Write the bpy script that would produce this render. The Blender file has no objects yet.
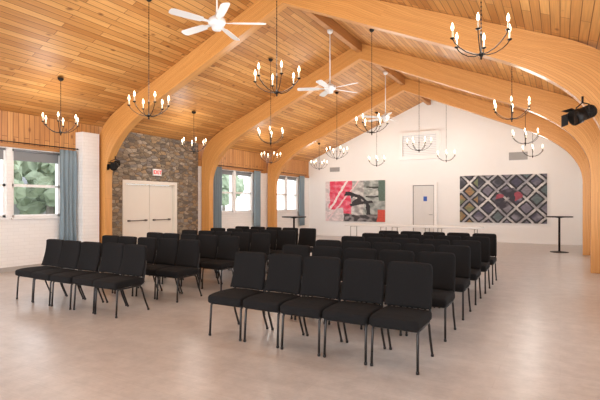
import bpy, bmesh, math, random
from mathutils import Vector, Matrix, noise
random.seed(7)
scene = bpy.context.scene
COL = scene.collection
try:
    scene.view_settings.view_transform = 'Standard'
except Exception as e:
    print(e)

# ------------------------------------------------------------ materials
def newmat(name):
    m = bpy.data.materials.new(name); m.use_nodes = True
    nt = m.node_tree
    return m, nt, nt.nodes, nt.links, nt.nodes['Principled BSDF']

def simple(name, col, rough=0.6, metal=0.0, var=0.06, scale=6.0, bump=0.0, emit=0.0, ecol=None, bscale=200, spec=None):
    m, nt, N, L, P = newmat(name)
    tc = N.new('ShaderNodeTexCoord'); no = N.new('ShaderNodeTexNoise')
    no.inputs['Scale'].default_value = scale; no.inputs['Detail'].default_value = 4
    L.new(tc.outputs['Object'], no.inputs['Vector'])
    mx = N.new('ShaderNodeMix'); mx.data_type = 'RGBA'
    mx.inputs['A'].default_value = (*[c*(1-var) for c in col], 1)
    mx.inputs['B'].default_value = (*[min(1, c*(1+var)) for c in col], 1)
    L.new(no.outputs['Fac'], mx.inputs['Factor'])
    L.new(mx.outputs['Result'], P.inputs['Base Color'])
    P.inputs['Roughness'].default_value = rough
    P.inputs['Metallic'].default_value = metal
    if spec is not None: P.inputs['Specular IOR Level'].default_value = spec
    if bump:
        n2 = N.new('ShaderNodeTexNoise'); n2.inputs['Scale'].default_value = bscale
        L.new(tc.outputs['Object'], n2.inputs['Vector'])
        b = N.new('ShaderNodeBump'); b.inputs['Strength'].default_value = bump; b.inputs['Distance'].default_value = 0.01
        L.new(n2.outputs['Fac'], b.inputs['Height']); L.new(b.outputs['Normal'], P.inputs['Normal'])
    if emit:
        P.inputs['Emission Color'].default_value = (*(ecol or col), 1)
        P.inputs['Emission Strength'].default_value = emit
    return m

def swiz(N, L, src, a, b, sa=1.0, sb=1.0):
    s = N.new('ShaderNodeSeparateXYZ'); L.new(src, s.inputs[0])
    c = N.new('ShaderNodeCombineXYZ')
    for i, (ax, sc) in enumerate(((a, sa), (b, sb))):
        mu = N.new('ShaderNodeMath'); mu.operation = 'MULTIPLY'; mu.inputs[1].default_value = sc
        L.new(s.outputs[ax], mu.inputs[0]); L.new(mu.outputs[0], c.inputs[i])
    return c.outputs[0]

def plank(name, a, b, length, width, c1, c2, gap, gapsize=0.004, knots=False, rough=0.5, uv=False, grain=0.35, bump=0.3, mott=0.0, gfreq=45):
    m, nt, N, L, P = newmat(name)
    tc = N.new('ShaderNodeTexCoord')
    src = tc.outputs['UV'] if uv else tc.outputs['Object']
    v = swiz(N, L, src, a, b)
    br = N.new('ShaderNodeTexBrick'); L.new(v, br.inputs['Vector'])
    br.inputs['Scale'].default_value = 1; br.inputs['Brick Width'].default_value = length
    br.inputs['Row Height'].default_value = width; br.inputs['Mortar Size'].default_value = gapsize
    br.inputs['Mortar Smooth'].default_value = 0.3
    br.offset = 0.37; br.offset_frequency = 2
    br.inputs['Color1'].default_value = (*c1, 1); br.inputs['Color2'].default_value = (*c2, 1)
    br.inputs['Mortar'].default_value = (*gap, 1)
    g = N.new('ShaderNodeTexNoise'); g.inputs['Scale'].default_value = 1; g.inputs['Detail'].default_value = 5
    gv = swiz(N, L, src, a, b, 1.5, gfreq)
    L.new(gv, g.inputs['Vector'])
    rp = N.new('ShaderNodeMapRange'); rp.inputs['From Min'].default_value = 0.3; rp.inputs['From Max'].default_value = 0.7
    rp.inputs['To Min'].default_value = 1 - grain; rp.inputs['To Max'].default_value = 1.0
    L.new(g.outputs['Fac'], rp.inputs['Value'])
    mul = N.new('ShaderNodeMix'); mul.data_type = 'RGBA'; mul.blend_type = 'MULTIPLY'; mul.inputs['Factor'].default_value = 1
    L.new(br.outputs['Color'], mul.inputs['A']); L.new(rp.outputs[0], mul.inputs['B'])
    out = mul.outputs['Result']
    if mott:
        g2 = N.new('ShaderNodeTexNoise'); g2.inputs['Scale'].default_value = 5; g2.inputs['Detail'].default_value = 8
        g2.inputs['Roughness'].default_value = 0.75
        L.new(tc.outputs['Object'], g2.inputs['Vector'])
        r2 = N.new('ShaderNodeMapRange'); r2.inputs['From Min'].default_value = 0.35; r2.inputs['From Max'].default_value = 0.65
        r2.inputs['To Min'].default_value = 1 - mott; r2.inputs['To Max'].default_value = 1
        L.new(g2.outputs['Fac'], r2.inputs['Value'])
        m2 = N.new('ShaderNodeMix'); m2.data_type = 'RGBA'; m2.blend_type = 'MULTIPLY'; m2.inputs['Factor'].default_value = 1
        L.new(out, m2.inputs['A']); L.new(r2.outputs[0], m2.inputs['B']); out = m2.outputs['Result']
    if knots:
        vo = N.new('ShaderNodeTexVoronoi'); vo.inputs['Scale'].default_value = 1
        kv = swiz(N, L, src, a, b, 2.3, 4.6); L.new(kv, vo.inputs['Vector'])
        kr = N.new('ShaderNodeMapRange'); kr.inputs['From Min'].default_value = 0.06; kr.inputs['From Max'].default_value = 0.17
        kr.inputs['To Min'].default_value = 0.8; kr.inputs['To Max'].default_value = 0.0
        L.new(vo.outputs['Distance'], kr.inputs['Value'])
        m3 = N.new('ShaderNodeMix'); m3.data_type = 'RGBA'
        L.new(kr.outputs[0], m3.inputs['Factor']); L.new(out, m3.inputs['A'])
        m3.inputs['B'].default_value = (0.18, 0.06, 0.015, 1); out = m3.outputs['Result']
    L.new(out, P.inputs['Base Color'])
    P.inputs['Roughness'].default_value = rough
    if bump:
        b = N.new('ShaderNodeBump'); b.inputs['Strength'].default_value = bump; b.inputs['Distance'].default_value = 0.01
        b.invert = True
        L.new(br.outputs['Fac'], b.inputs['Height']); L.new(b.outputs['Normal'], P.inputs['Normal'])
    return m

M_ceil = plank('knotty_pine_ceiling', 'Y', 'X', 1.9, 0.115, (0.80, 0.415, 0.135), (0.54, 0.225, 0.055), (0.24, 0.09, 0.02), 0.006, True, 0.45, grain=0.25)
M_band = plank('knotty_pine_band', 'Z', 'Y', 3.0, 0.12, (0.72, 0.35, 0.11), (0.56, 0.24, 0.07), (0.18, 0.06, 0.012), 0.006, True, 0.5)
M_glu = plank('laminated_timber', 'X', 'Y', 2.6, 0.038, (0.76, 0.375, 0.115), (0.68, 0.31, 0.085), (0.46, 0.19, 0.045), 0.0020, False, 0.38, uv=True, grain=0.18, bump=0.04, gfreq=90)
M_beam = plank('beam_timber', 'Y', 'Z', 4, 0.3, (0.62, 0.29, 0.09), (0.52, 0.23, 0.07), (0.2, 0.08, 0.02), 0.002, False, 0.5)
M_floor = plank('vinyl_plank_floor', 'X', 'Y', 1.3, 0.2, (0.565, 0.520, 0.490), (0.53, 0.485, 0.455), (0.47, 0.425, 0.40), 0.002, False, 0.28, grain=0.08, bump=0.03, mott=0.22)
M_white = simple('white_plaster', (0.885, 0.885, 0.875), 0.75, var=0.015, bump=0.05)
M_trim = simple('white_trim_paint', (0.90, 0.895, 0.885), 0.45, var=0.02)
M_door = simple('cream_door_paint', (0.82, 0.76, 0.67), 0.45, var=0.02)
M_doorw = simple('white_door_paint', (0.74, 0.73, 0.71), 0.45, var=0.02)
M_panel = simple('offwhite_panel_paint', (0.70, 0.71, 0.72), 0.5, var=0.02)
M_gap = simple('door_shadow_gap', (0.22, 0.21, 0.2), 0.8)
M_black = simple('charcoal_woven_fabric', (0.0125, 0.0120, 0.0125), 0.95, var=0.6, scale=170, bump=0.5, bscale=420, spec=0.2)
M_blkmetal = simple('dark_painted_steel', (0.035, 0.033, 0.033), 0.35, 0.6, var=0.1)
M_iron = simple('black_iron', (0.02, 0.017, 0.015), 0.45, 0.7, var=0.2)
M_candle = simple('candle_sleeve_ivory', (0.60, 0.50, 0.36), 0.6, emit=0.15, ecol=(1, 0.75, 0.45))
M_bulb = simple('lit_bulb', (1, 0.9, 0.7), 0.4, emit=7.0, ecol=(1.0, 0.84, 0.55))
M_fan = simple('white_fan_enamel', (0.78, 0.78, 0.78), 0.4, var=0.02)
M_curt = simple('slate_blue_fabric', (0.22, 0.29, 0.335), 0.9, var=0.15, scale=30)
M_chrome = simple('brushed_steel', (0.5, 0.5, 0.5), 0.3, 1.0)
M_bar = simple('satin_bronze_bar', (0.14, 0.11, 0.09), 0.4, 0.6)
M_red = simple('red_lettering', (0.75, 0.03, 0.03), 0.5, emit=0.6, ecol=(0.9, 0.02, 0.02))
M_blue = simple('blue_sign', (0.03, 0.10, 0.45), 0.5)
M_table = simple('white_laminate', (0.80, 0.80, 0.79), 0.4, var=0.02)
M_grey = simple('grey_vent_metal', (0.36, 0.35, 0.34), 0.5)
M_shade = simple('grey_roller_fabric', (0.22, 0.23, 0.24), 0.8)
M_base = simple('grey_base_trim', (0.42, 0.39, 0.36), 0.6)
M_lens = simple('lamp_lens', (0.25, 0.27, 0.3), 0.1)

def brickwhite():
    m, nt, N, L, P = newmat('white_painted_brick')
    tc = N.new('ShaderNodeTexCoord'); v = swiz(N, L, tc.outputs['Object'], 'Y', 'Z')
    br = N.new('ShaderNodeTexBrick'); L.new(v, br.inputs['Vector'])
    br.inputs['Scale'].default_value = 1; br.inputs['Brick Width'].default_value = 0.24; br.inputs['Row Height'].default_value = 0.08
    br.inputs['Mortar Size'].default_value = 0.007; br.inputs['Mortar Smooth'].default_value = 0.8
    br.inputs['Color1'].default_value = (0.88, 0.87, 0.855, 1); br.inputs['Color2'].default_value = (0.85, 0.84, 0.825, 1)
    br.inputs['Mortar'].default_value = (0.79, 0.78, 0.765, 1)
    L.new(br.outputs['Color'], P.inputs['Base Color'])
    P.inputs['Roughness'].default_value = 0.6
    b = N.new('ShaderNodeBump'); b.invert = True; b.inputs['Strength'].default_value = 0.35; b.inputs['Distance'].default_value = 0.01
    L.new(br.outputs['Fac'], b.inputs['Height']); L.new(b.outputs['Normal'], P.inputs['Normal'])
    return m
M_brick = brickwhite()

def stone():
    m, nt, N, L, P = newmat('fieldstone_masonry')
    tc = N.new('ShaderNodeTexCoord')
    v = swiz(N, L, tc.outputs['Object'], 'Y', 'Z', 3.3, 7.4)
    nz = N.new('ShaderNodeTexNoise'); nz.inputs['Scale'].default_value = 1.3; L.new(v, nz.inputs['Vector'])
    mv = N.new('ShaderNodeMix'); mv.data_type = 'RGBA'; mv.inputs['Factor'].default_value = 0.10
    L.new(v, mv.inputs['A']); L.new(nz.outputs['Color'], mv.inputs['B'])
    vo = N.new('ShaderNodeTexVoronoi'); ve = N.new('ShaderNodeTexVoronoi'); ve.feature = 'DISTANCE_TO_EDGE'
    for q in (vo, ve): q.inputs['Scale'].default_value = 1.75; q.inputs['Randomness'].default_value = 0.8
    L.new(mv.outputs['Result'], vo.inputs['Vector']); L.new(mv.outputs['Result'], ve.inputs['Vector'])
    s = N.new('ShaderNodeSeparateColor'); L.new(vo.outputs['Color'], s.inputs[0])
    cr = N.new('ShaderNodeValToRGB'); cr.color_ramp.interpolation = 'CONSTANT'
    cols = [(0.0, (0.24, 0.18, 0.12)), (0.2, (0.31, 0.25, 0.18)), (0.4, (0.165, 0.135, 0.11)), (0.55, (0.36, 0.25, 0.145)), (0.7, (0.25, 0.22, 0.19)), (0.85, (0.40, 0.33, 0.25))]
    e = cr.color_ramp.elements
    e[0].position = 0; e[0].color = (*cols[0][1], 1); e[1].position = cols[1][0]; e[1].color = (*cols[1][1], 1)
    for p, c in cols[2:]:
        k = e.new(p); k.color = (*c, 1)
    L.new(s.outputs[0], cr.inputs['Fac'])
    n2 = N.new('ShaderNodeTexNoise'); n2.inputs['Scale'].default_value = 14; n2.inputs['Detail'].default_value = 6
    L.new(tc.outputs['Object'], n2.inputs['Vector'])
    mm = N.new('ShaderNodeMix'); mm.data_type = 'RGBA'; mm.blend_type = 'OVERLAY'; mm.inputs['Factor'].default_value = 0.4
    L.new(cr.outputs['Color'], mm.inputs['A']); L.new(n2.outputs['Fac'], mm.inputs['B'])
    mr = N.new('ShaderNodeMapRange'); mr.inputs['From Min'].default_value = 0.01; mr.inputs['From Max'].default_value = 0.05
    L.new(ve.outputs['Distance'], mr.inputs['Value'])
    mx = N.new('ShaderNodeMix'); mx.data_type = 'RGBA'; mx.inputs['A'].default_value = (0.18, 0.145, 0.11, 1)
    L.new(mr.outputs[0], mx.inputs['Factor']); L.new(mm.outputs['Result'], mx.inputs['B'])
    L.new(mx.outputs['Result'], P.inputs['Base Color']); P.inputs['Roughness'].default_value = 0.85
    b = N.new('ShaderNodeBump'); b.inputs['Strength'].default_value = 0.9; b.inputs['Distance'].default_value = 0.03
    L.new(mr.outputs[0], b.inputs['Height']); L.new(b.outputs['Normal'], P.inputs['Normal'])
    return m
M_stone = stone()

def glass():
    m, nt, N, L, P = newmat('window_glass')
    g = N.new('ShaderNodeBsdfGlossy'); g.inputs['Roughness'].default_value = 0.02
    t = N.new('ShaderNodeBsdfTransparent'); mx = N.new('ShaderNodeMixShader')
    fr = N.new('ShaderNodeFresnel'); fr.inputs['IOR'].default_value = 1.2
    L.new(fr.outputs[0], mx.inputs[0]); L.new(t.outputs[0], mx.inputs[1]); L.new(g.outputs[0], mx.inputs[2])
    L.new(mx.outputs[0], N['Material Output'].inputs['Surface'])
    return m
M_glass = glass()

def vcol(name):
    m, nt, N, L, P = newmat(name)
    a = N.new('ShaderNodeAttribute'); a.attribute_name = 'paint'
    L.new(a.outputs['Color'], P.inputs['Base Color']); P.inputs['Roughness'].default_value = 0.55
    no = N.new('ShaderNodeTexNoise'); no.inputs['Scale'].default_value = 60
    tc = N.new('ShaderNodeTexCoord'); L.new(tc.outputs['Object'], no.inputs['Vector'])
    b = N.new('ShaderNodeBump'); b.inputs['Strength'].default_value = 0.2; b.inputs['Distance'].default_value = 0.005
    L.new(no.outputs['Fac'], b.inputs['Height']); L.new(b.outputs['Normal'], P.inputs['Normal'])
    return m
M_art = vcol('acrylic_paint_on_canvas')

# ------------------------------------------------------------ mesh helpers
def bbox(bm, x0, x1, y0, y1, z0, z1, mi=0):
    vs = [bm.verts.new(p) for p in [(x0, y0, z0), (x1, y0, z0), (x1, y1, z0), (x0, y1, z0), (x0, y0, z1), (x1, y0, z1), (x1, y1, z1), (x0, y1, z1)]]
    for f in [(0, 3, 2, 1), (4, 5, 6, 7), (0, 1, 5, 4), (1, 2, 6, 5), (2, 3, 7, 6), (3, 0, 4, 7)]:
        fc = bm.faces.new([vs[i] for i in f]); fc.material_index = mi
    return vs

def tube(bm, pts, r, seg=8, caps=True, radii=None, mi=0):
    pts = [Vector(p) for p in pts]
    rings = []
    n = len(pts)
    up = None
    for i, p in enumerate(pts):
        if i == 0: d = pts[1] - pts[0]
        elif i == n - 1: d = pts[-1] - pts[-2]
        else: d = (pts[i + 1] - pts[i]).normalized() + (pts[i] - pts[i - 1]).normalized()
        d.normalize()
        if up is None:
            up = Vector((0, 0, 1)) if abs(d.z) < 0.9 else Vector((1, 0, 0))
        a = d.cross(up).normalized(); b = a.cross(d).normalized(); up = b
        rr = radii[i] if radii else r
        rings.append([bm.verts.new(p + a * math.cos(2 * math.pi * k / seg) * rr + b * math.sin(2 * math.pi * k / seg) * rr) for k in range(seg)])
    for i in range(n - 1):
        for k in range(seg):
            f = bm.faces.new([rings[i][k], rings[i][(k + 1) % seg], rings[i + 1][(k + 1) % seg], rings[i + 1][k]])
            f.smooth = True; f.material_index = mi
    if caps:
        bm.faces.new(rings[0][::-1]).material_index = mi; bm.faces.new(rings[-1]).material_index = mi

def lathe(bm, prof, seg=16, cx=0, cy=0, mi=0):
    rings = []
    for r, z in prof:
        rings.append([bm.verts.new((cx + max(r, 1e-4) * math.cos(2 * math.pi * k / seg), cy + max(r, 1e-4) * math.sin(2 * math.pi * k / seg), z)) for k in range(seg)])
    for i in range(len(prof) - 1):
        for k in range(seg):
            f = bm.faces.new([rings[i][k], rings[i][(k + 1) % seg], rings[i + 1][(k + 1) % seg], rings[i + 1][k]])
            f.smooth = True; f.material_index = mi
    bm.faces.new(rings[0][::-1]); bm.faces.new(rings[-1])

def cushion(bm, w, d, h, r, seg=3, M=None):
    t = bmesh.new()
    bbox(t, -w / 2, w / 2, -d / 2, d / 2, -h / 2, h / 2)
    bmesh.ops.bevel(t, geom=t.edges[:], offset=r, segments=seg, profile=0.6, affect='EDGES')
    if M: bmesh.ops.transform(t, matrix=M, verts=t.verts)
    for f in t.faces: f.smooth = True
    me = bpy.data.meshes.new('tmp'); t.to_mesh(me); t.free(); bm.from_mesh(me); bpy.data.meshes.remove(me)

def fin(bm, name, mats, parent=None, loc=None):
    bmesh.ops.recalc_face_normals(bm, faces=bm.faces)
    me = bpy.data.meshes.new(name); bm.to_mesh(me); bm.free()
    for m in (mats if isinstance(mats, (list, tuple)) else [mats]): me.materials.append(m)
    o = bpy.data.objects.new(name, me); COL.objects.link(o)
    if parent: o.parent = parent
    if loc: o.location = loc
    return o

def empty(name, loc=(0, 0, 0)):
    o = bpy.data.objects.new(name, None); o.empty_display_size = 0.1; o.location = loc; COL.objects.link(o); return o

def tag(o, label, cat, group=None, kind=None):
    o['label'] = label; o['category'] = cat
    if group: o['group'] = group
    if kind: o['kind'] = kind

def struct(o, label=None, cat=None):
    o['kind'] = 'structure'
    if label: o['label'] = label
    if cat: o['category'] = cat

def dup(root, loc, swap=None, rz=None):
    r = root.copy(); COL.objects.link(r); r.location = loc
    if rz is not None: r.rotation_euler = (0, 0, rz)
    def rec(src, dst):
        for c in list(src.children):
            k = c.copy(); COL.objects.link(k); k.parent = dst
            if swap and c.name.split('.')[0] in swap:
                k.data = swap[c.name.split('.')[0]]
            rec(c, k)
    rec(root, r)
    return r

# ------------------------------------------------------------ room
XL, XR, XC = -10.6, 1.0, -4.8
YB, Y0 = 19.4, -4.0
RZ, SL = 5.95, 0.414
def cz(x): return RZ - SL * abs(x - XC)
EZ = cz(XL)

bm = bmesh.new(); bbox(bm, XL - 0.25, XR + 0.25, Y0, YB + 0.2, -0.15, 0)
o = fin(bm, 'floor', M_floor); struct(o, 'pale greige vinyl plank floor', 'floor')

bm = bmesh.new()
for sx in (-1, 1):
    xa, xb = XC, XC + sx * 6.15
    v = [bm.verts.new(p) for p in [(xa, Y0, RZ), (xb, Y0, cz(xb)), (xb, YB + .2, cz(xb)), (xa, YB + .2, RZ),
                                   (xa, Y0, RZ + .15), (xb, Y0, cz(xb) + .15), (xb, YB + .2, cz(xb) + .15), (xa, YB + .2, RZ + .15)]]
    for f in [(0, 1, 2, 3), (4, 7, 6, 5), (0, 4, 5, 1), (1, 5, 6, 2), (2, 6, 7, 3)]:
        bm.faces.new([v[i] for i in f])
o = fin(bm, 'ceiling', M_ceil); struct(o, 'vaulted knotty pine plank ceiling', 'ceiling')

def wallx(name, xa, xb, ycuts, zcuts, hole, matf, mats):
    bm = bmesh.new()
    for i in range(len(ycuts) - 1):
        for j in range(len(zcuts) - 1):
            yc, zc_ = (ycuts[i] + ycuts[i + 1]) / 2, (zcuts[j] + zcuts[j + 1]) / 2
            if hole(yc, zc_): continue
            bbox(bm, xa, xb, ycuts[i], ycuts[i + 1], zcuts[j], zcuts[j + 1], matf(yc, zc_))
    bmesh.ops.remove_doubles(bm, verts=bm.verts, dist=1e-5)
    return fin(bm, name, mats)

WINS = [(2.5, 4.0), (4.1, 5.5), (5.62, 6.76), (12.6, 13.55), (13.68, 14.72), (16.4, 17.3), (17.4, 18.3)]
WZ0, WZ1 = 1.2, 2.74
def hole(y, z): return WZ0 < z < WZ1 and any(a < y < b for a, b in WINS)
def hole2(y, z): return hole(y, z) or (z < 2.1 and 8.62 < y < 10.55)
yc = sorted(set([Y0, YB, 7.6, 8.0, 11.62, 8.62, 10.55] + [t for w in WINS for t in w]))
o = wallx('wall_left', XL - 0.22, XL, yc, [0, WZ0, 2.1, WZ1, 2.78, EZ], hole2,
          lambda y, z: 2 if 8.0 < y < 11.62 else (1 if z > 2.78 else 0), [M_brick, M_band, M_stone])
struct(o, 'white painted brick wall with pine band and fieldstone bay', 'wall')
WR = [(-3, 2.5), (4.2, 7.2), (8.6, 11.2), (12.6, 15.0)]
o = wallx('wall_right', XR, XR + 0.22, sorted(set([Y0, YB] + [t for w in WR for t in w])), [0, 1.0, 2.74, 2.78, EZ],
          lambda y, z: 1.0 < z < 2.74 and any(a < y < b for a, b in WR), lambda y, z: 1 if z > 2.78 else 0, [M_brick, M_band])
struct(o, 'white painted wall with windows', 'wall')

bm = bmesh.new()
prof = [(XL - .22, 0), (XR + .22, 0), (XR + .22, cz(XR + .22)), (XC, RZ), (XL - .22, cz(XL - .22))]
f1 = [bm.verts.new((x, YB, z)) for x, z in prof]; f2 = [bm.verts.new((x, YB + .2, z)) for x, z in prof]
bm.faces.new(f1); bm.faces.new(f2[::-1])
for i in range(5): bm.faces.new([f1[i], f1[(i + 1) % 5], f2[(i + 1) % 5], f2[i]])
o = fin(bm, 'wall_back', M_white); struct(o, 'plain white gable end wall', 'wall')

bm = bmesh.new(); bbox(bm, XL, XR, YB - .02, YB, 0, .12)
o = fin(bm, 'baseboard_back', M_trim); struct(o, 'white baseboard', 'baseboard')
bm = bmesh.new(); bbox(bm, XL, XL + .02, Y0, 7.1, 0, .1); bbox(bm, XL, XL + .02, 12, 15.6, 0, .1); bbox(bm, XL, XL + .02, 16, YB - .03, 0, .1)
o = fin(bm, 'baseboard_left', M_base); struct(o, 'grey baseboard', 'baseboard')

bm = bmesh.new(); bbox(bm, XL, XL + .28, 7.15, 7.62, 0, 3.3)
o = fin(bm, 'trim_1', M_brick); struct(o, 'white painted brick pier', 'pillar')
bm = bmesh.new(); bbox(bm, XL, XL + .03, Y0, 7.1, 2.76, 2.84); bbox(bm, XL, XL + .03, 12, 15.6, 2.76, 2.84); bbox(bm, XL, XL + .03, 16, YB, 2.76, 2.84)
o = fin(bm, 'trim_2', M_beam); struct(o, 'stained timber ledger trim', 'trim')

def window(n, y0, y1):
    bm = bmesh.new()
    x0, x1 = XL - .14, XL - .04
    t = .055
    bbox(bm, x0, x1, y0, y0 + t, WZ0, WZ1); bbox(bm, x0, x1, y1 - t, y1, WZ0, WZ1)
    bbox(bm, x0, x1, y0, y1, WZ0, WZ0 + t); bbox(bm, x0, x1, y0, y1, WZ1 - t, WZ1)
    zm = (WZ0 + WZ1) / 2 - .05
    bbox(bm, x0, x1, y0, y1, zm - .03, zm + .03)
    bbox(bm, XL - .04, XL + .05, y0 - .03, y1 + .03, WZ0 - .04, WZ0)
    v = [bm.verts.new(p) for p in [(XL - .09, y0, WZ0), (XL - .09, y1, WZ0), (XL - .09, y1, WZ1), (XL - .09, y0, WZ1)]]
    bm.faces.new(v).material_index = 1
    o = fin(bm, 'window_%d' % n, [M_trim, M_glass]); struct(o, 'white framed double-hung window', 'window')
for i, (a, b) in enumerate(WINS): window(i + 1, a, b)
for (a, b, d) in [(4.1, 5.5, .24), (5.62, 6.76, .24), (12.6, 13.55, .14), (13.68, 14.72, .14), (16.4, 17.3, .14), (17.4, 18.3, .14)]:
    bm = bmesh.new()
    tube(bm, [(XL - .02, a + .03, WZ1 - .03), (XL - .02, b - .03, WZ1 - .03)], .025, 10)
    bbox(bm, XL - .032, XL - .026, a + .05, b - .05, WZ1 - d, WZ1 - .03)
    bbox(bm, XL - .036, XL - .022, a + .05, b - .05, WZ1 - d - .02, WZ1 - d)
    o = fin(bm, 'roller_blind', M_shade); tag(o, 'rolled-up grey roller blind at the window head', 'blind', 'roller blinds on the windows')

def curtain(y0, y1, z0=.5, z1=2.82):
    bm = bmesh.new(); n = int((y1 - y0) / .012); rows = []
    for j in range(9):
        z = z0 + (z1 - z0) * j / 8
        row = []
        for i in range(n + 1):
            y = y0 + (y1 - y0) * i / n
            a = .03 * (1 - .25 * j / 8)
            row.append(bm.verts.new((XL + .12 + a * math.sin(y * 2 * math.pi / .11 + .3 * math.sin(z * 2)) + .008 * math.sin(y * 31 + z), y + .01 * math.sin(z * 3 + y * 9), z)))
        rows.append(row)
    for j in range(8):
        for i in range(n):
            bm.faces.new([rows[j][i], rows[j][i + 1], rows[j + 1][i + 1], rows[j + 1][i]]).smooth = True
    o = fin(bm, 'curtain', M_curt)
    s = o.modifiers.new('s', 'SOLIDIFY'); s.thickness = .004
    tag(o, 'slate blue pleated curtain hanging beside a window', 'curtain', 'curtains on the window wall')
for a, b in [(6.66, 7.1), (12.12, 12.74), (14.7, 15.15), (18.3, 18.75)]: curtain(a, b)
def rod(y0, y1):
    bm = bmesh.new(); tube(bm, [(XL + .12, y0, 2.87), (XL + .12, y1, 2.87)], .012, 8)
    for y in (y0 + .05, y1 - .05): tube(bm, [(XL + .02, y, 2.87), (XL + .12, y, 2.87)], .008, 6)
    for y in (y0, y1): lathe(bm, [(.004, 2.85), (.02, 2.86), (.024, 2.87), (.02, 2.88), (.004, 2.89)], 8, XL + .12, y)
    o = fin(bm, 'curtain_rod', M_iron); tag(o, 'thin black metal curtain rod above the window', 'curtain rod')
rod(3.6, 7.12); rod(12.02, 15.3); rod(16.12, 18.9)

# double door in stone bay
dr = empty('door_1', (0, 0, 0)); struct(dr, 'cream double exit door with push bars in stone wall', 'door')
bm = bmesh.new()
for (a, b, z0, z1) in [(8.55, 8.65, 0, 2.18), (10.52, 10.62, 0, 2.18), (8.65, 10.52, 2.08, 2.18)]: bbox(bm, XL - .2, XL + .03, a, b, z0, z1)
o = fin(bm, 'door_frame', M_door, dr); o['kind'] = 'structure'
for a, b in [(8.67, 9.58), (9.59, 10.5)]:
    bm = bmesh.new(); bbox(bm, XL - .12, XL - .07, a, b, .01, 2.07)
    o = fin(bm, 'door_leaf', M_door, dr); o['kind'] = 'structure'
    bm = bmesh.new(); tube(bm, [(XL - .02, a + .14, 1.02), (XL - .02, b - .14, 1.02)], .013, 8)
    for y in (a + .15, b - .15): bbox(bm, XL - .07, XL - .01, y - .03, y + .03, .995, 1.045)
    o = fin(bm, 'push_bar', M_bar, dr); o['kind'] = 'structure'
ex = empty('exit_sign', (XL + .01, 9.78, 2.45)); tag(ex, 'white exit sign with red EXIT lettering above double door', 'exit sign')
bm = bmesh.new(); cushion(bm, .05, .32, .20, .008, 2, Matrix.Translation((.03, 0, 0)))
fin(bm, 'sign_housing', M_trim, ex)
tc_ = bpy.data.curves.new('lettering_curve', 'FONT'); tc_.body = 'EXIT'; tc_.size = .155; tc_.extrude = .003; tc_.align_x = 'CENTER'; tc_.align_y = 'CENTER'; tc_.offset = .003
to = bpy.data.objects.new('text_source', tc_); COL.objects.link(to)
bpy.context.view_layer.update()
tme = bpy.data.meshes.new_from_object(to.evaluated_get(bpy.context.evaluated_depsgraph_get()))
bpy.data.objects.remove(to)
tme.materials.clear(); tme.materials.append(M_red)
to = bpy.data.objects.new('lettering', tme); COL.objects.link(to); to.parent = ex
to.location = (.06, 0, 0); to.rotation_euler = (math.radians(90), 0, math.radians(90))

# back door
dr = empty('door_2', (0, 0, 0)); struct(dr, 'white panelled door with blue restroom sign', 'door')
bm = bmesh.new()
xa, xb, zt = -5.6, -4.46, 2.42
for (a, b, z0, z1) in [(xa, xa + .12, 0, zt), (xb - .12, xb, 0, zt), (xa + .12, xb - .12, zt - .12, zt)]: bbox(bm, a, b, YB - .10, YB - .022, z0, z1)
o = fin(bm, 'door_frame', M_trim, dr); o['kind'] = 'structure'
bm = bmesh.new()
bbox(bm, xa + .12, xb - .12, YB - .030, YB - .022, .005, zt - .12, 1)
bbox(bm, xa + .15, xb - .15, YB - .045, YB - .030, .015, zt - .15)
xm = (xa + xb) / 2
for (a, b) in [(xa + .24, xm - .05), (xm + .05, xb - .24)]:
    for (z0, z1) in [(.2, .95), (1.1, 1.5), (1.88, 2.15)]:
        for (p, q, r_, s_) in [(a, b, z0, z0 + .02), (a, b, z1 - .02, z1), (a, a + .02, z0, z1), (b - .02, b, z0, z1)]:
            bbox(bm, p, q, YB - .055, YB - .044, r_, s_)
o = fin(bm, 'door_leaf', [M_doorw, M_gap], dr); o['kind'] = 'structure'
bm = bmesh.new(); tube(bm, [(xb - .2, YB - .045, 1.05), (xb - .2, YB - .11, 1.05), (xb - .32, YB - .11, 1.05)], .014, 8)
o = fin(bm, 'door_handle', M_chrome, dr); o['kind'] = 'structure'
bm = bmesh.new(); bbox(bm, xm + .0, xm + .15, YB - .054, YB - .046, 1.62, 1.82)
sg = fin(bm, 'door_sign', M_blue, dr); sg['kind'] = 'structure'

# framed panel high on wall
bm = bmesh.new()
for (a, b, z0, z1) in [(-6.06, -5.92, 3.4, 4.58), (-4.48, -4.34, 3.4, 4.58), (-5.92, -4.48, 3.4, 3.54), (-5.92, -4.48, 4.44, 4.58)]: bbox(bm, a, b, YB - .12, YB, z0, z1, 0)
bbox(bm, -5.92, -4.48, YB - .02, YB, 3.54, 4.44, 1)
for k in range(12): bbox(bm, -5.92, -4.48, YB - .045, YB - .02, 3.56 + k * .073, 3.60 + k * .073, 0)
o = fin(bm, 'trim_3', [M_trim, M_panel]); struct(o, 'white framed louvred shutter panel high on the wall', 'trim')
def vent(x, z, w, h):
    bm = bmesh.new(); bbox(bm, x - w / 2, x + w / 2, YB - .02, YB - .001, z - h / 2, z + h / 2)
    k = int(h / .05)
    for i in range(k):
        zz = z - h / 2 + (i + .5) * h / k; bbox(bm, x - w / 2 + .03, x + w / 2 - .03, YB - .03, YB - .02, zz - .008, zz + .008)
    o = fin(bm, 'wall_vent', M_grey); tag(o, 'grey louvred metal vent grille on white wall', 'vent')
vent(-9.2, 3.12, .5, .2); vent(-1.4, 3.35, .65, .3)

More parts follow.
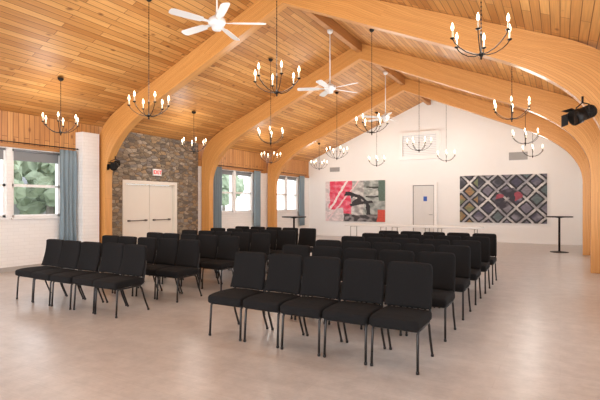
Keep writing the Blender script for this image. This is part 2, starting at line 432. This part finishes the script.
# ------------------------------------------------------------ laminated arches
def bez(p0, p1, p2, n):
    r = []
    for i in range(n + 1):
        t = i / n; r.append(((1 - t) ** 2 * p0[0] + 2 * t * (1 - t) * p1[0] + t * t * p2[0], (1 - t) ** 2 * p0[1] + 2 * t * (1 - t) * p1[1] + t * t * p2[1]))
    return r
e_ = .006
def ol(x): return RZ - SL * x - e_
def il(x): return 5.51 - .440 * x
outer = [(5.72, 0.001), (5.72, 1.4)] + bez((5.72, 2.9), (5.72, ol(5.72)), (4.7, ol(4.7)), 14) + [(3.2, ol(3.2)), (1.6, ol(1.6)), (0, ol(0))]
inner = [(5.38, 0.001), (5.38, 1.1)] + bez((5.38, 2.15), (5.37, il(5.37)), (3.8, il(3.8)), 14) + [(2.5, il(2.5)), (1.25, il(1.25)), (0, il(0))]
def arch(yc_, near):
    bm = bmesh.new(); uvl = bm.loops.layers.uv.new('UVMap'); w = .10
    for sx in (-1, 1):
        s = 0; st = []
        for i, (a, b) in enumerate(zip(outer, inner)):
            if i: s += math.hypot(b[0] - inner[i - 1][0], b[1] - inner[i - 1][1])
            d = math.hypot(a[0] - b[0], a[1] - b[1])
            st.append([(XC + sx * a[0], a[1]), (XC + sx * b[0], b[1]), s, d])
        def q(pts, uvs):
            f = bm.faces.new([bm.verts.new(p) for p in pts])
            for lp, uv in zip(f.loops, uvs): lp[uvl].uv = uv
        for i in range(len(st) - 1):
            A, B = st[i], st[i + 1]
            for y in (yc_ - w, yc_ + w):
                q([(A[0][0], y, A[0][1]), (A[1][0], y, A[1][1]), (B[1][0], y, B[1][1]), (B[0][0], y, B[0][1])],
                  [(A[2], A[3]), (A[2], 0), (B[2], 0), (B[2], B[3])])
            for k in (0, 1):
                q([(A[k][0], yc_ - w, A[k][1]), (A[k][0], yc_ + w, A[k][1]), (B[k][0], yc_ + w, B[k][1]), (B[k][0], yc_ - w, B[k][1])],
                  [(A[2], .006), (A[2], .032), (B[2], .032), (B[2], .006)])
        A = st[0]
        q([(A[0][0], yc_ - w, A[0][1]), (A[0][0], yc_ + w, A[0][1]), (A[1][0], yc_ + w, A[1][1]), (A[1][0], yc_ - w, A[1][1])], [(0, 0)] * 4)
    bmesh.ops.remove_doubles(bm, verts=bm.verts, dist=1e-4)
    o = fin(bm, 'timber_arch', M_glu)
    tag(o, 'honey-coloured laminated timber arch spanning the hall', 'arch', 'laminated timber arches')
for y in (7.8, 11.8, 15.8): arch(y, 0)
for i, (a, b) in enumerate([(Y0, 7.69), (7.91, 11.69), (11.91, 15.69), (15.91, YB)]):
    bm = bmesh.new(); bbox(bm, XC - .07, XC + .07, a, b, 5.68, RZ - .035)
    o = fin(bm, 'trim_%d' % (4 + i), M_beam); struct(o, 'timber ridge beam', 'beam')

# ------------------------------------------------------------ paintings
def canvas(name, x0, x1, z0, z1, fn, label):
    bm = bmesh.new(); cl = bm.loops.layers.float_color.new('paint')
    nx = 180; nz = int(nx * (z1 - z0) / (x1 - x0))
    yb = YB - .06
    V = [[bm.verts.new((x0 + (x1 - x0) * i / nx, yb, z0 + (z1 - z0) * j / nz)) for i in range(nx + 1)] for j in range(nz + 1)]
    for j in range(nz):
        for i in range(nx):
            f = bm.faces.new([V[j][i], V[j][i + 1], V[j + 1][i + 1], V[j + 1][i]])
            c = fn((i + .5) / nx, (j + .5) / nz)
            for l in f.loops: l[cl] = (*c, 1)
    def side(ps):
        f = bm.faces.new([bm.verts.new(p) for p in ps])
        for l in f.loops: l[cl] = (.7, .68, .62, 1)
    y2 = YB - .002
    side([(x0, yb, z0), (x0, y2, z0), (x0, y2, z1), (x0, yb, z1)]); side([(x1, yb, z0), (x1, yb, z1), (x1, y2, z1), (x1, y2, z0)])
    side([(x0, yb, z1), (x0, y2, z1), (x1, y2, z1), (x1, yb, z1)]); side([(x0, yb, z0), (x1, yb, z0), (x1, y2, z0), (x0, y2, z0)])
    o = fin(bm, name, M_art); tag(o, label, 'painting')

def nn(u, v, s, k=0): return noise.noise(Vector((u * s, v * s, k)))
def lerp(a, b, t):
    t = max(0, min(1, t)); return tuple(p * (1 - t) + q * t for p, q in zip(a, b))
def art_l(u, v):
    g = nn(u, v, 4); g2 = nn(u, v, 12, 3); g3 = nn(u, v, 6, 20)
    U, W = u + .04 * g + .012 * g2, v + .05 * g
    if U < .45: c = lerp((.74, .05, .11), (.80, .22, .30), .35 + 1.6 * g2)
    elif U < .66: c = lerp((.34, .33, .33), (.66, .65, .63), .5 + 1.8 * g2)
    else: c = lerp((.22, .25, .24), (.46, .50, .48), .5 + 1.8 * g2)
    if U < .08 or (U < .30 and W < .32): c = lerp((.60, .54, .55), (.78, .66, .66), .5 + 2 * g2)
    if abs((U - .17) - (W - .5) * .40) < .020 and W > .3: c = (.86, .74, .74)
    if abs((U - .30) - (W - .5) * .55) < .014: c = (.80, .60, .62)
    arc = math.hypot((U - .40) * 1.3, W - .25)
    if .40 < arc < .47 and U > .34: c = (.02, .02, .025)
    if abs(W - .40 - .25 * (U - .45)) < .035 and .42 < U < .80: c = (.03, .03, .035)
    if .46 < U < .60 and .42 < W < .66 and g3 > -.15: c = (.04, .035, .04)
    if .70 < U < .95 and (abs(W - .62) < .02 or abs(W - .84) < .02) : c = (.04, .045, .04)
    if .72 < U < .90 and .66 < W < .80: c = lerp((.62, .63, .60), (.30, .34, .32), .5 + 2 * g2)
    if U > .90 and W > .5: c = (.10, .16, .13)
    if W < .17 and U > .30: c = lerp((.05, .045, .05), (.30, .28, .28), .2 + 3 * g2)
    if W < .30 and U > .88: c = (.60, .08, .05)
    k = 1 + .22 * nn(u, v, 34, 5)
    return tuple(max(0, min(1, q * k)) for q in c)
def art_r(u, v):
    x, y = u * 1.65, v
    x += .020 * nn(u, v, 3.5); y += .016 * nn(u, v, 4, 9); s = .36
    a, b = (x + y + .1) / s, (x - y) / s
    fa, fb = a % 1, b % 1
    h = random.Random(int(math.floor(a)) * 31 + int(math.floor(b)) * 17 + 5).random()
    pal = [(.055, .05, .085), (.09, .085, .13), (.04, .04, .055), (.16, .15, .20), (.10, .14, .15), (.20, .19, .22)]
    c = pal[int(h * 6) % 6]
    c = lerp(c, (.30, .29, .34), 1.3 * nn(u, v, 7, 2))
    if u < .22 and h > .4: c = lerp((.32, .18, .08), (.16, .20, .10), .5 + 2 * nn(u, v, 6, 1))
    if fa < .42 or fb < .42: c = (.018, .018, .024)
    g = nn(u, v, 5, 14)
    if .12 < fa < .28 or .12 < fb < .28:
        c = lerp((.26, .26, .29), (.66, .65, .64), .5 + 1.4 * g)
    d = math.hypot((u - .58) * 1.4, v - .45) + .22 * nn(u, v, 4, 8)
    if d < .20:
        c = lerp((.03, .025, .04), c, .25 + 1.5 * nn(u, v, 9, 4))
        if nn(u, v, 8, 31) > .28: c = (.34, .06, .09)
    k = 1 + .3 * nn(u, v, 34, 5)
    return tuple(max(0, min(1, q * k)) for q in c)
canvas('painting', -9.66, -6.72, .70, 2.56, art_l, 'abstract canvas in red, pink, black, white and grey on wall')
canvas('painting', -3.55, -.42, .76, 2.64, art_r, 'abstract canvas with pale diagonal lattice over dark purple on wall')

# ------------------------------------------------------------ chairs
W_, SP = .466, .4875
ch = empty('stacking_chair', (0, 0, 0)); tag(ch, 'black upholstered stacking chair with dark steel legs, in a row', 'chair', 'rows of black stacking chairs')
bm = bmesh.new()
t = bmesh.new(); bbox(t, -W_ / 2, W_ / 2, -.03, .46, .380, .470)
bmesh.ops.subdivide_edges(t, edges=[e for e in t.edges if abs(e.verts[0].co.y - e.verts[1].co.y) > .1], cuts=4)
bmesh.ops.subdivide_edges(t, edges=[e for e in t.edges if abs(e.verts[0].co.x - e.verts[1].co.x) > .1], cuts=4)
for v in t.verts:
    if v.co.z > .45: v.co.z += .012 * math.cos((v.co.y - .22) / .24 * 1.4) + .010 * (1 - (v.co.x / .233) ** 2)
    if v.co.y < .02: v.co.z -= .010
sharp = [e for e in t.edges if e.calc_face_angle(0) > .8]
bmesh.ops.bevel(t, geom=sharp, offset=.032, segments=4, profile=.55, affect='EDGES')
for f in t.faces: f.smooth = True
me = bpy.data.meshes.new('tmp'); t.to_mesh(me); t.free(); bm.from_mesh(me)
fin(bm, 'seat', M_black, ch)
bm = bmesh.new()
BW = .468
NX, NZ, H = 12, 12, .432
def bp(i, j, side):
    x = (i / NX - .5) * BW; z = j / NZ * H
    rr = .05
    hx_, zt_ = BW / 2 - rr, H - rr
    if abs(x) > hx_ and z > zt_:
        dx, dz = abs(x) - hx_, z - zt_; m = max(dx, dz); l = math.hypot(dx, dz)
        if l > 1e-6: dx, dz = dx / l * m, dz / l * m
        x = math.copysign(hx_ + dx, x); z = zt_ + dz
    if abs(x) > hx_ and z < rr * .6:
        dx, dz = abs(x) - hx_, rr * .6 - z; l = math.hypot(dx, dz); m = max(dx, dz)
        if l > 1e-6: dx, dz = dx / l * m, dz / l * m
        x = math.copysign(hx_ + dx, x); z = rr * .6 - dz
    ex = min(1, (BW / 2 - abs(x)) / .03 + .0); ez = min(1, min(z, H - z) / .03)
    th = .011 + .014 * math.sqrt(max(0, 1 - (1 - max(0, ex)) ** 2)) * math.sqrt(max(0, 1 - (1 - max(0, ez)) ** 2))
    bulge = .010 * math.cos(x / BW * math.pi) * math.sin(z / H * math.pi)
    y = side * th - (bulge if side < 0 else 0) + .44 + z * .20 + .020 * math.sin(z / H * math.pi) - .034 * (x / .23) ** 2
    return (x * (1 - .05 * z / H), y, z + .485)
def remap(n, k):
    t_ = k / n
    return (1 - math.cos(t_ * math.pi)) / 2 * .6 + t_ * .4
FR = [[bm.verts.new(bp(remap(NX, i) * NX, remap(NZ, j) * NZ, -1)) for i in range(NX + 1)] for j in range(NZ + 1)]
BK = [[bm.verts.new(bp(remap(NX, i) * NX, remap(NZ, j) * NZ, 1)) for i in range(NX + 1)] for j in range(NZ + 1)]
for j in range(NZ):
    for i in range(NX):
        bm.faces.new([FR[j][i], FR[j][i + 1], FR[j + 1][i + 1], FR[j + 1][i]]); bm.faces.new([BK[j][i], BK[j + 1][i], BK[j + 1][i + 1], BK[j][i + 1]])
for j in range(NZ):
    bm.faces.new([FR[j][0], FR[j + 1][0], BK[j + 1][0], BK[j][0]]); bm.faces.new([FR[j][NX], BK[j][NX], BK[j + 1][NX], FR[j + 1][NX]])
for i in range(NX):
    bm.faces.new([FR[0][i], BK[0][i], BK[0][i + 1], FR[0][i + 1]]); bm.faces.new([FR[NZ][i], FR[NZ][i + 1], BK[NZ][i + 1], BK[NZ][i]])
for f in bm.faces: f.smooth = True
fin(bm, 'backrest', M_black, ch)
bm = bmesh.new(); hx = .210
for s in (-1, 1):
    tube(bm, [(s * hx, .015, .37), (s * hx, .2, .367), (s * hx, .40, .37), (s * hx, .455, .41), (s * hx, .468, .50), (s * (hx - .004), .485, .58), (s * (hx - .012), .51, .70)], .012, 8)
tube(bm, [(-hx, .03, .368), (hx, .03, .368)], .011, 8); tube(bm, [(-hx, .37, .368), (hx, .37, .368)], .011, 8)
fin(bm, 'frame', M_blkmetal, ch)
def legmesh(pts):
    bm = bmesh.new(); tube(bm, pts, .0125, 8)
    x, y, z = pts[-1]; lathe(bm, [(.013, .001), (.016, .004), (.016, .022), (.013, .026)], 8, x, y)
    return bm
for s in (-1, 1):
    fin(legmesh([(s * hx, .045, .372), (s * hx, .02, .345), (s * (hx + .002), .010, .2), (s * (hx + .004), 0, .015)]), 'leg', M_blkmetal, ch)
    fin(legmesh([(s * hx, .38, .372), (s * hx, .42, .335), (s * hx, .47, .18), (s * (hx + .002), .54, .015)]), 'leg', M_blkmetal, ch)
first = True
ROWS = [4.0, 5.08, 6.12, 7.14, 8.14, 9.1]
for ri, ry in enumerate(ROWS):
    for (xs, n) in ((-1.30, 5), (-5.27, 5)):
        for k in range(n):
            x = xs - SP * k
            loc = (x + random.uniform(-.003, .003), ry + random.uniform(-.02, .02), 0)
            if first: ch.location = loc; first = False
            else: dup(ch, loc, rz=random.uniform(-.012, .012))

# ------------------------------------------------------------ chandeliers
NARM = 6; R = .35
def mk(name, bm, mat, par): return fin(bm, name, mat, par)
cd = empty('chandelier', (0, 0, 0)); tag(cd, 'black iron six-arm candle chandelier hanging from pine ceiling', 'chandelier', 'candle chandeliers')
bm = bmesh.new(); lathe(bm, [(.004, -.06), (.03, -.055), (.055, -.03), (.062, 0)], 16)
can = mk('canopy', bm, M_iron, cd)
bm = bmesh.new(); tube(bm, [(0, 0, -.2), (0, 0, 1)], .007, 6); rodo = mk('hanging_chain', bm, M_iron, cd)
bm = bmesh.new(); lathe(bm, [(.003, -.235), (.010, -.23), (.014, -.215), (.009, -.20), (.022, -.19), (.032, -.17), (.022, -.15), (.009, -.14), (.009, .05), (.02, .065), (.009, .08), (.007, .12)], 12)
mk('hub', bm, M_iron, cd)
for k in range(NARM):
    a = 2 * math.pi * k / NARM + .35
    c, s = math.cos(a), math.sin(a)
    pr = [(.015, -.17), (.09, -.172), (.18, -.145), (.26, -.095), (.32, -.04), (R, .01)]
    bm = bmesh.new(); tube(bm, [(c * r, s * r, z) for r, z in pr], .0062, 6)
    lathe(bm, [(.006, 0), (.026, .010), (.029, .020), (.014, .021)], 10, c * R, s * R)
    mk('arm', bm, M_iron, cd)
    bm = bmesh.new(); lathe(bm, [(.0105, .022), (.0105, .105), (.008, .107)], 10, c * R, s * R); mk('candle_sleeve', bm, M_candle, cd)
    bm = bmesh.new(); lathe(bm, [(.006, .107), (.014, .12), (.018, .14), (.014, .168), (.006, .19), (.001, .205)], 10, c * R, s * R); mk('bulb', bm, M_bulb, cd)
LX = [(-9.1, (3.17, 3.17, 3.17, 3.2)), (-6.47, (3.27, 3.24, 3.2, 3.24)), (-3.72, (3.36, 3.30, 3.30, 3.30)), (-.82, (3.46, 3.34, 3.32, 3.32))]
first = True
for (x, zs) in LX:
  for y, z in zip((5.8, 9.8, 13.8, 17.6), zs):
    top = cz(x) - z
    bm = bmesh.new(); tube(bm, [(0, 0, .1), (0, 0, top - .05)], .0045, 6)
    zz = .15
    while zz < top - .08:
        lathe(bm, [(.003, zz - .014), (.0085, zz - .006), (.0085, zz + .006), (.003, zz + .014)], 6); zz += .05
    bmesh.ops.recalc_face_normals(bm, faces=bm.faces)
    mr_ = bpy.data.meshes.new('chain'); bm.to_mesh(mr_); bm.free(); mr_.materials.append(M_iron)
    bm = bmesh.new(); lathe(bm, [(.004, top - .09), (.03, top - .085), (.055, top - .06), (.062, top - .028)], 16)
    mc_ = bpy.data.meshes.new('canopy'); bm.to_mesh(mc_); bm.free(); mc_.materials.append(M_iron)
    loc = (x, y, z)
    if first:
        cd.location = loc; rodo.data = mr_; can.data = mc_; first = False
    else:
        dup(cd, loc, {'hanging_chain': mr_, 'canopy': mc_}, rz=random.uniform(0, 1))
    outer_line = x < -9 or x > -1.5
    l = bpy.data.lights.new('chandelier_light', 'POINT'); l.energy = 34 if outer_line else 52; l.color = (1, .95, .88); l.shadow_soft_size = .25
    lo = bpy.data.objects.new('chandelier_light', l); COL.objects.link(lo); lo.location = (x, y, z + (.1 if outer_line else .28))

# ------------------------------------------------------------ ceiling fans
FZ = [4.42, 4.28, 4.24]
def fanrod(fz):
    top = 5.68 - fz
    bm = bmesh.new(); lathe(bm, [(.02, top - .10), (.06, top - .07), (.075, top - .002)], 16); bmesh.ops.recalc_face_normals(bm, faces=bm.faces)
    a = bpy.data.meshes.new('canopy'); bm.to_mesh(a); bm.free(); a.materials.append(M_fan)
    bm = bmesh.new(); tube(bm, [(0, 0, .1), (0, 0, top - .08)], .014, 10); bmesh.ops.recalc_face_normals(bm, faces=bm.faces)
    b = bpy.data.meshes.new('downrod'); bm.to_mesh(b); bm.free(); b.materials.append(M_fan)
    return a, b
fan = empty('ceiling_fan', (0, 0, 0)); tag(fan, 'white five-blade ceiling fan on a long downrod', 'ceiling fan', 'white ceiling fans')
a_, b_ = fanrod(FZ[0])
for nm, md in (('canopy', a_), ('downrod', b_)):
    o = bpy.data.objects.new(nm, md); COL.objects.link(o); o.parent = fan
bm = bmesh.new(); lathe(bm, [(.02, -.13), (.07, -.12), (.085, -.08), (.06, -.06), (.12, -.04), (.145, 0), (.135, .05), (.08, .09), (.03, .12), (.02, .16)], 24); mk('motor_housing', bm, M_fan, fan)
for k in range(5):
    a = 2 * math.pi * k / 5 + .55
    bm = bmesh.new()
    pts = [(.14, -.022), (.24, -.03), (.27, -.06), (.5, -.072), (.74, -.072), (.785, -.05), (.795, 0), (.785, .05), (.74, .072), (.5, .072), (.27, .06), (.24, .03), (.14, .022)]
    lo_ = [bm.verts.new((x, y, -.012 + y * .22)) for x, y in pts]; up_ = [bm.verts.new((x, y, -.004 + y * .22)) for x, y in pts]
    bm.faces.new(lo_[::-1]); bm.faces.new(up_)
    for i in range(len(pts)): bm.faces.new([lo_[i], lo_[(i + 1) % len(pts)], up_[(i + 1) % len(pts)], up_[i]])
    bmesh.ops.rotate(bm, cent=(0, 0, 0), matrix=Matrix.Rotation(a, 3, 'Z'), verts=bm.verts)
    mk('blade', bm, M_fan, fan)
fan.location = (XC, 5.70, FZ[0])
for y, z, rz in ((9.85, FZ[1], .5), (13.85, FZ[2], .9)):
    a_, b_ = fanrod(z); dup(fan, (XC, y, z), {'canopy': a_, 'downrod': b_}, rz)

# ------------------------------------------------------------ stage spotlights on near arch
def spot(x, y, z, yaw, lab, s=1.0):
    r = empty('stage_spotlight', (x, y, z)); tag(r, lab, 'spotlight', 'stage spotlights on the arch')
    r.rotation_euler = (0, 0, yaw); r.scale = (s, s, s)
    bm = bmesh.new(); lathe(bm, [(.05, -.18), (.085, -.17), (.09, .02), (.11, .05), (.115, .16), (.10, .16)], 18)
    for k in range(5): lathe(bm, [(.088, -.15 + k * .03), (.098, -.145 + k * .03), (.098, -.135 + k * .03), (.088, -.13 + k * .03)], 18)
    bmesh.ops.rotate(bm, cent=(0, 0, 0), matrix=Matrix.Rotation(math.radians(112), 3, 'Y'), verts=bm.verts)
    mk('lamp_housing', bm, M_iron, r)
    bm = bmesh.new(); lathe(bm, [(.001, .13), (.098, .13), (.098, .14), (.001, .15)], 18)
    bmesh.ops.rotate(bm, cent=(0, 0, 0), matrix=Matrix.Rotation(math.radians(112), 3, 'Y'), verts=bm.verts)
    mk('lens', bm, M_lens, r)
    bm = bmesh.new(); tube(bm, [(0, -.13, 0), (0, -.13, .12), (0, 0, .17), (0, .13, .12), (0, .13, 0)], .01, 6); tube(bm, [(0, 0, .17), (0, 0, .26)], .015, 8)
    mk('yoke', bm, M_iron, r)
    bm = bmesh.new()
    for sy in (1, -1):
        v = [bm.verts.new(p) for p in [(.15, sy * .10, -.14), (.15, sy * .10, .03), (.23, sy * .14, .0), (.23, sy * .14, -.17)]]
        bm.faces.new(v)
    v = [bm.verts.new(p) for p in [(.18, -.09, .04), (.18, .09, .04), (.25, .11, .06), (.25, -.11, .06)]]; bm.faces.new(v)
    o = mk('barn_doors', bm, M_iron, r); o.modifiers.new('s', 'SOLIDIFY').thickness = .004
    return r
spot(-9.93, 7.8, 2.50, math.radians(-60), 'black stage spotlight with barn doors on timber arch leg', .9)
spot(.27, 7.40, 2.74, math.radians(215), 'black stage spotlight with barn doors under arch haunch', .95)

# ------------------------------------------------------------ tables
def hightable(x, y, lab):
    r = empty('cocktail_table', (x, y, 0)); tag(r, lab, 'high table', 'black cocktail tables')
    bm = bmesh.new(); lathe(bm, [(.36, 1.085), (.375, 1.09), (.375, 1.112), (.37, 1.12)], 32); mk('table_top', bm, M_iron, r)
    bm = bmesh.new(); lathe(bm, [(.03, .02), (.03, 1.06), (.12, 1.075), (.12, 1.085)], 16); mk('pole', bm, M_iron, r)
    bm = bmesh.new(); lathe(bm, [(.26, .001), (.26, .012), (.20, .022), (.05, .035), (.035, .05)], 32); mk('table_base', bm, M_iron, r)
hightable(-.02, 16.3, 'black round cocktail table standing near the lattice painting')
hightable(-7.1, 12.05, 'black round cocktail table standing behind the chair rows')
def folding(x0, x1, y, lab):
    r = empty('folding_table', ((x0 + x1) / 2, y, 0)); tag(r, lab, 'table', 'white folding tables')
    hw = (x1 - x0) / 2
    bm = bmesh.new(); cushion(bm, 2 * hw, .75, .06, .01, 2, Matrix.Translation((0, 0, .745))); mk('table_top', bm, M_table, r)
    for s in (-1, 1):
        bm = bmesh.new(); xx = s * (hw - .2)
        tube(bm, [(xx, -.28, .001), (xx, -.28, .70), (xx, .28, .70), (xx, .28, .001)], .014, 8)
        tube(bm, [(xx, -.28, .3), (xx, .28, .3)], .01, 6); tube(bm, [(xx, 0, .69), (xx - s * .4, 0, .71)], .008, 6)
        mk('leg_frame', bm, M_grey, r)
for k in range(3): folding(-6.7 + 1.53 * k, -6.7 + 1.53 * k + 1.525, 15.3, 'long white folding table near the end wall')

# ------------------------------------------------------------ outdoors
M_grass = simple('grass', (0.36, 0.39, 0.31), 0.9, var=.2, scale=2)
bm = bmesh.new(); bbox(bm, -80, XL - .3, -40, 80, -.4, -.2); o = fin(bm, 'ground', M_grass); struct(o, 'sunlit lawn outside the windows', 'lawn')
M_roof = simple('slate_roof', (0.16, 0.165, 0.175), .8); M_sid = simple('pale_siding', (.36, .36, .36), .8)
hs = empty('house', (-25, 12.5, -.2)); tag(hs, 'pale grey house with slate roof seen through window', 'house')
bm = bmesh.new(); bbox(bm, -3, 3, -5, 5, 0, 2.5); mk('house_wall', bm, M_sid, hs)
bm = bmesh.new()
v = [bm.verts.new(p) for p in [(-3.4, -5.4, 2.5), (3.4, -5.4, 2.5), (0, -5.4, 4.2), (-3.4, 5.4, 2.5), (3.4, 5.4, 2.5), (0, 5.4, 4.2)]]
for f in [(0, 1, 2), (3, 5, 4), (0, 3, 4, 1), (1, 4, 5, 2), (0, 2, 5, 3)]: bm.faces.new([v[i] for i in f])
mk('house_roof', bm, M_roof, hs)
M_leaf = simple('foliage', (.26, .31, .22), .9, var=.5, scale=3); M_bark = simple('bark', (.2, .17, .15), .9)
def tree(x, y, h):
    r = empty('tree', (x, y, -.2)); tag(r, 'leafy green tree outside the windows', 'tree', 'trees outside')
    bm = bmesh.new(); tube(bm, [(0, 0, 0), (.05, 0, h * .3), (0, .1, h * .6)], .2, 8, radii=[.25, .18, .08]); mk('trunk', bm, M_bark, r)
    bm = bmesh.new()
    for k in range(12):
        a = random.uniform(0, 6.28); rr = random.uniform(.10, .18) * h
        mt = Matrix.Translation((math.cos(a) * h * .2, math.sin(a) * h * .2, h * random.uniform(.4, .85)))
        res = bmesh.ops.create_icosphere(bm, subdivisions=3, radius=rr, matrix=mt)
        for v in res['verts']: v.co += noise.noise_vector(v.co * 3.2) * .4
    mk('crown', bm, M_leaf, r)
for x, y, h in [(-26, 31, 5), (-36, 44, 7), (-19.5, 9.0, 4.6), (-20, 12.2, 4.2), (-38, 24, 8)]: tree(x, y, h)

# ------------------------------------------------------------ world & light
w = bpy.data.worlds.new('world'); scene.world = w; w.use_nodes = True
bg = w.node_tree.nodes['Background']; bg.inputs['Color'].default_value = (.90, .945, 1, 1); bg.inputs['Strength'].default_value = 3.7
def area(loc, rot, sx, sy, e, col=(1, .98, .96)):
    l = bpy.data.lights.new('area', 'AREA'); l.shape = 'RECTANGLE'; l.size = sx; l.size_y = sy; l.energy = e; l.color = col
    o = bpy.data.objects.new('area_fill_light', l); COL.objects.link(o); o.location = loc; o.rotation_euler = rot
area((XC, -3.0, 3.2), (math.radians(90), 0, 0), 9, 3, 180)  # soft fill added behind the camera to brighten the hall, no real fixture

# ------------------------------------------------------------ camera
cam = bpy.data.cameras.new('camera'); co = bpy.data.objects.new('camera', cam); COL.objects.link(co)
cam.sensor_width = 36; cam.lens = 455 / 600 * 36; cam.shift_y = 4 / 600
co.location = (0, 0, 1.5); co.rotation_euler = (math.radians(90), 0, math.radians(29.75))
cam.clip_end = 300
scene.camera = co
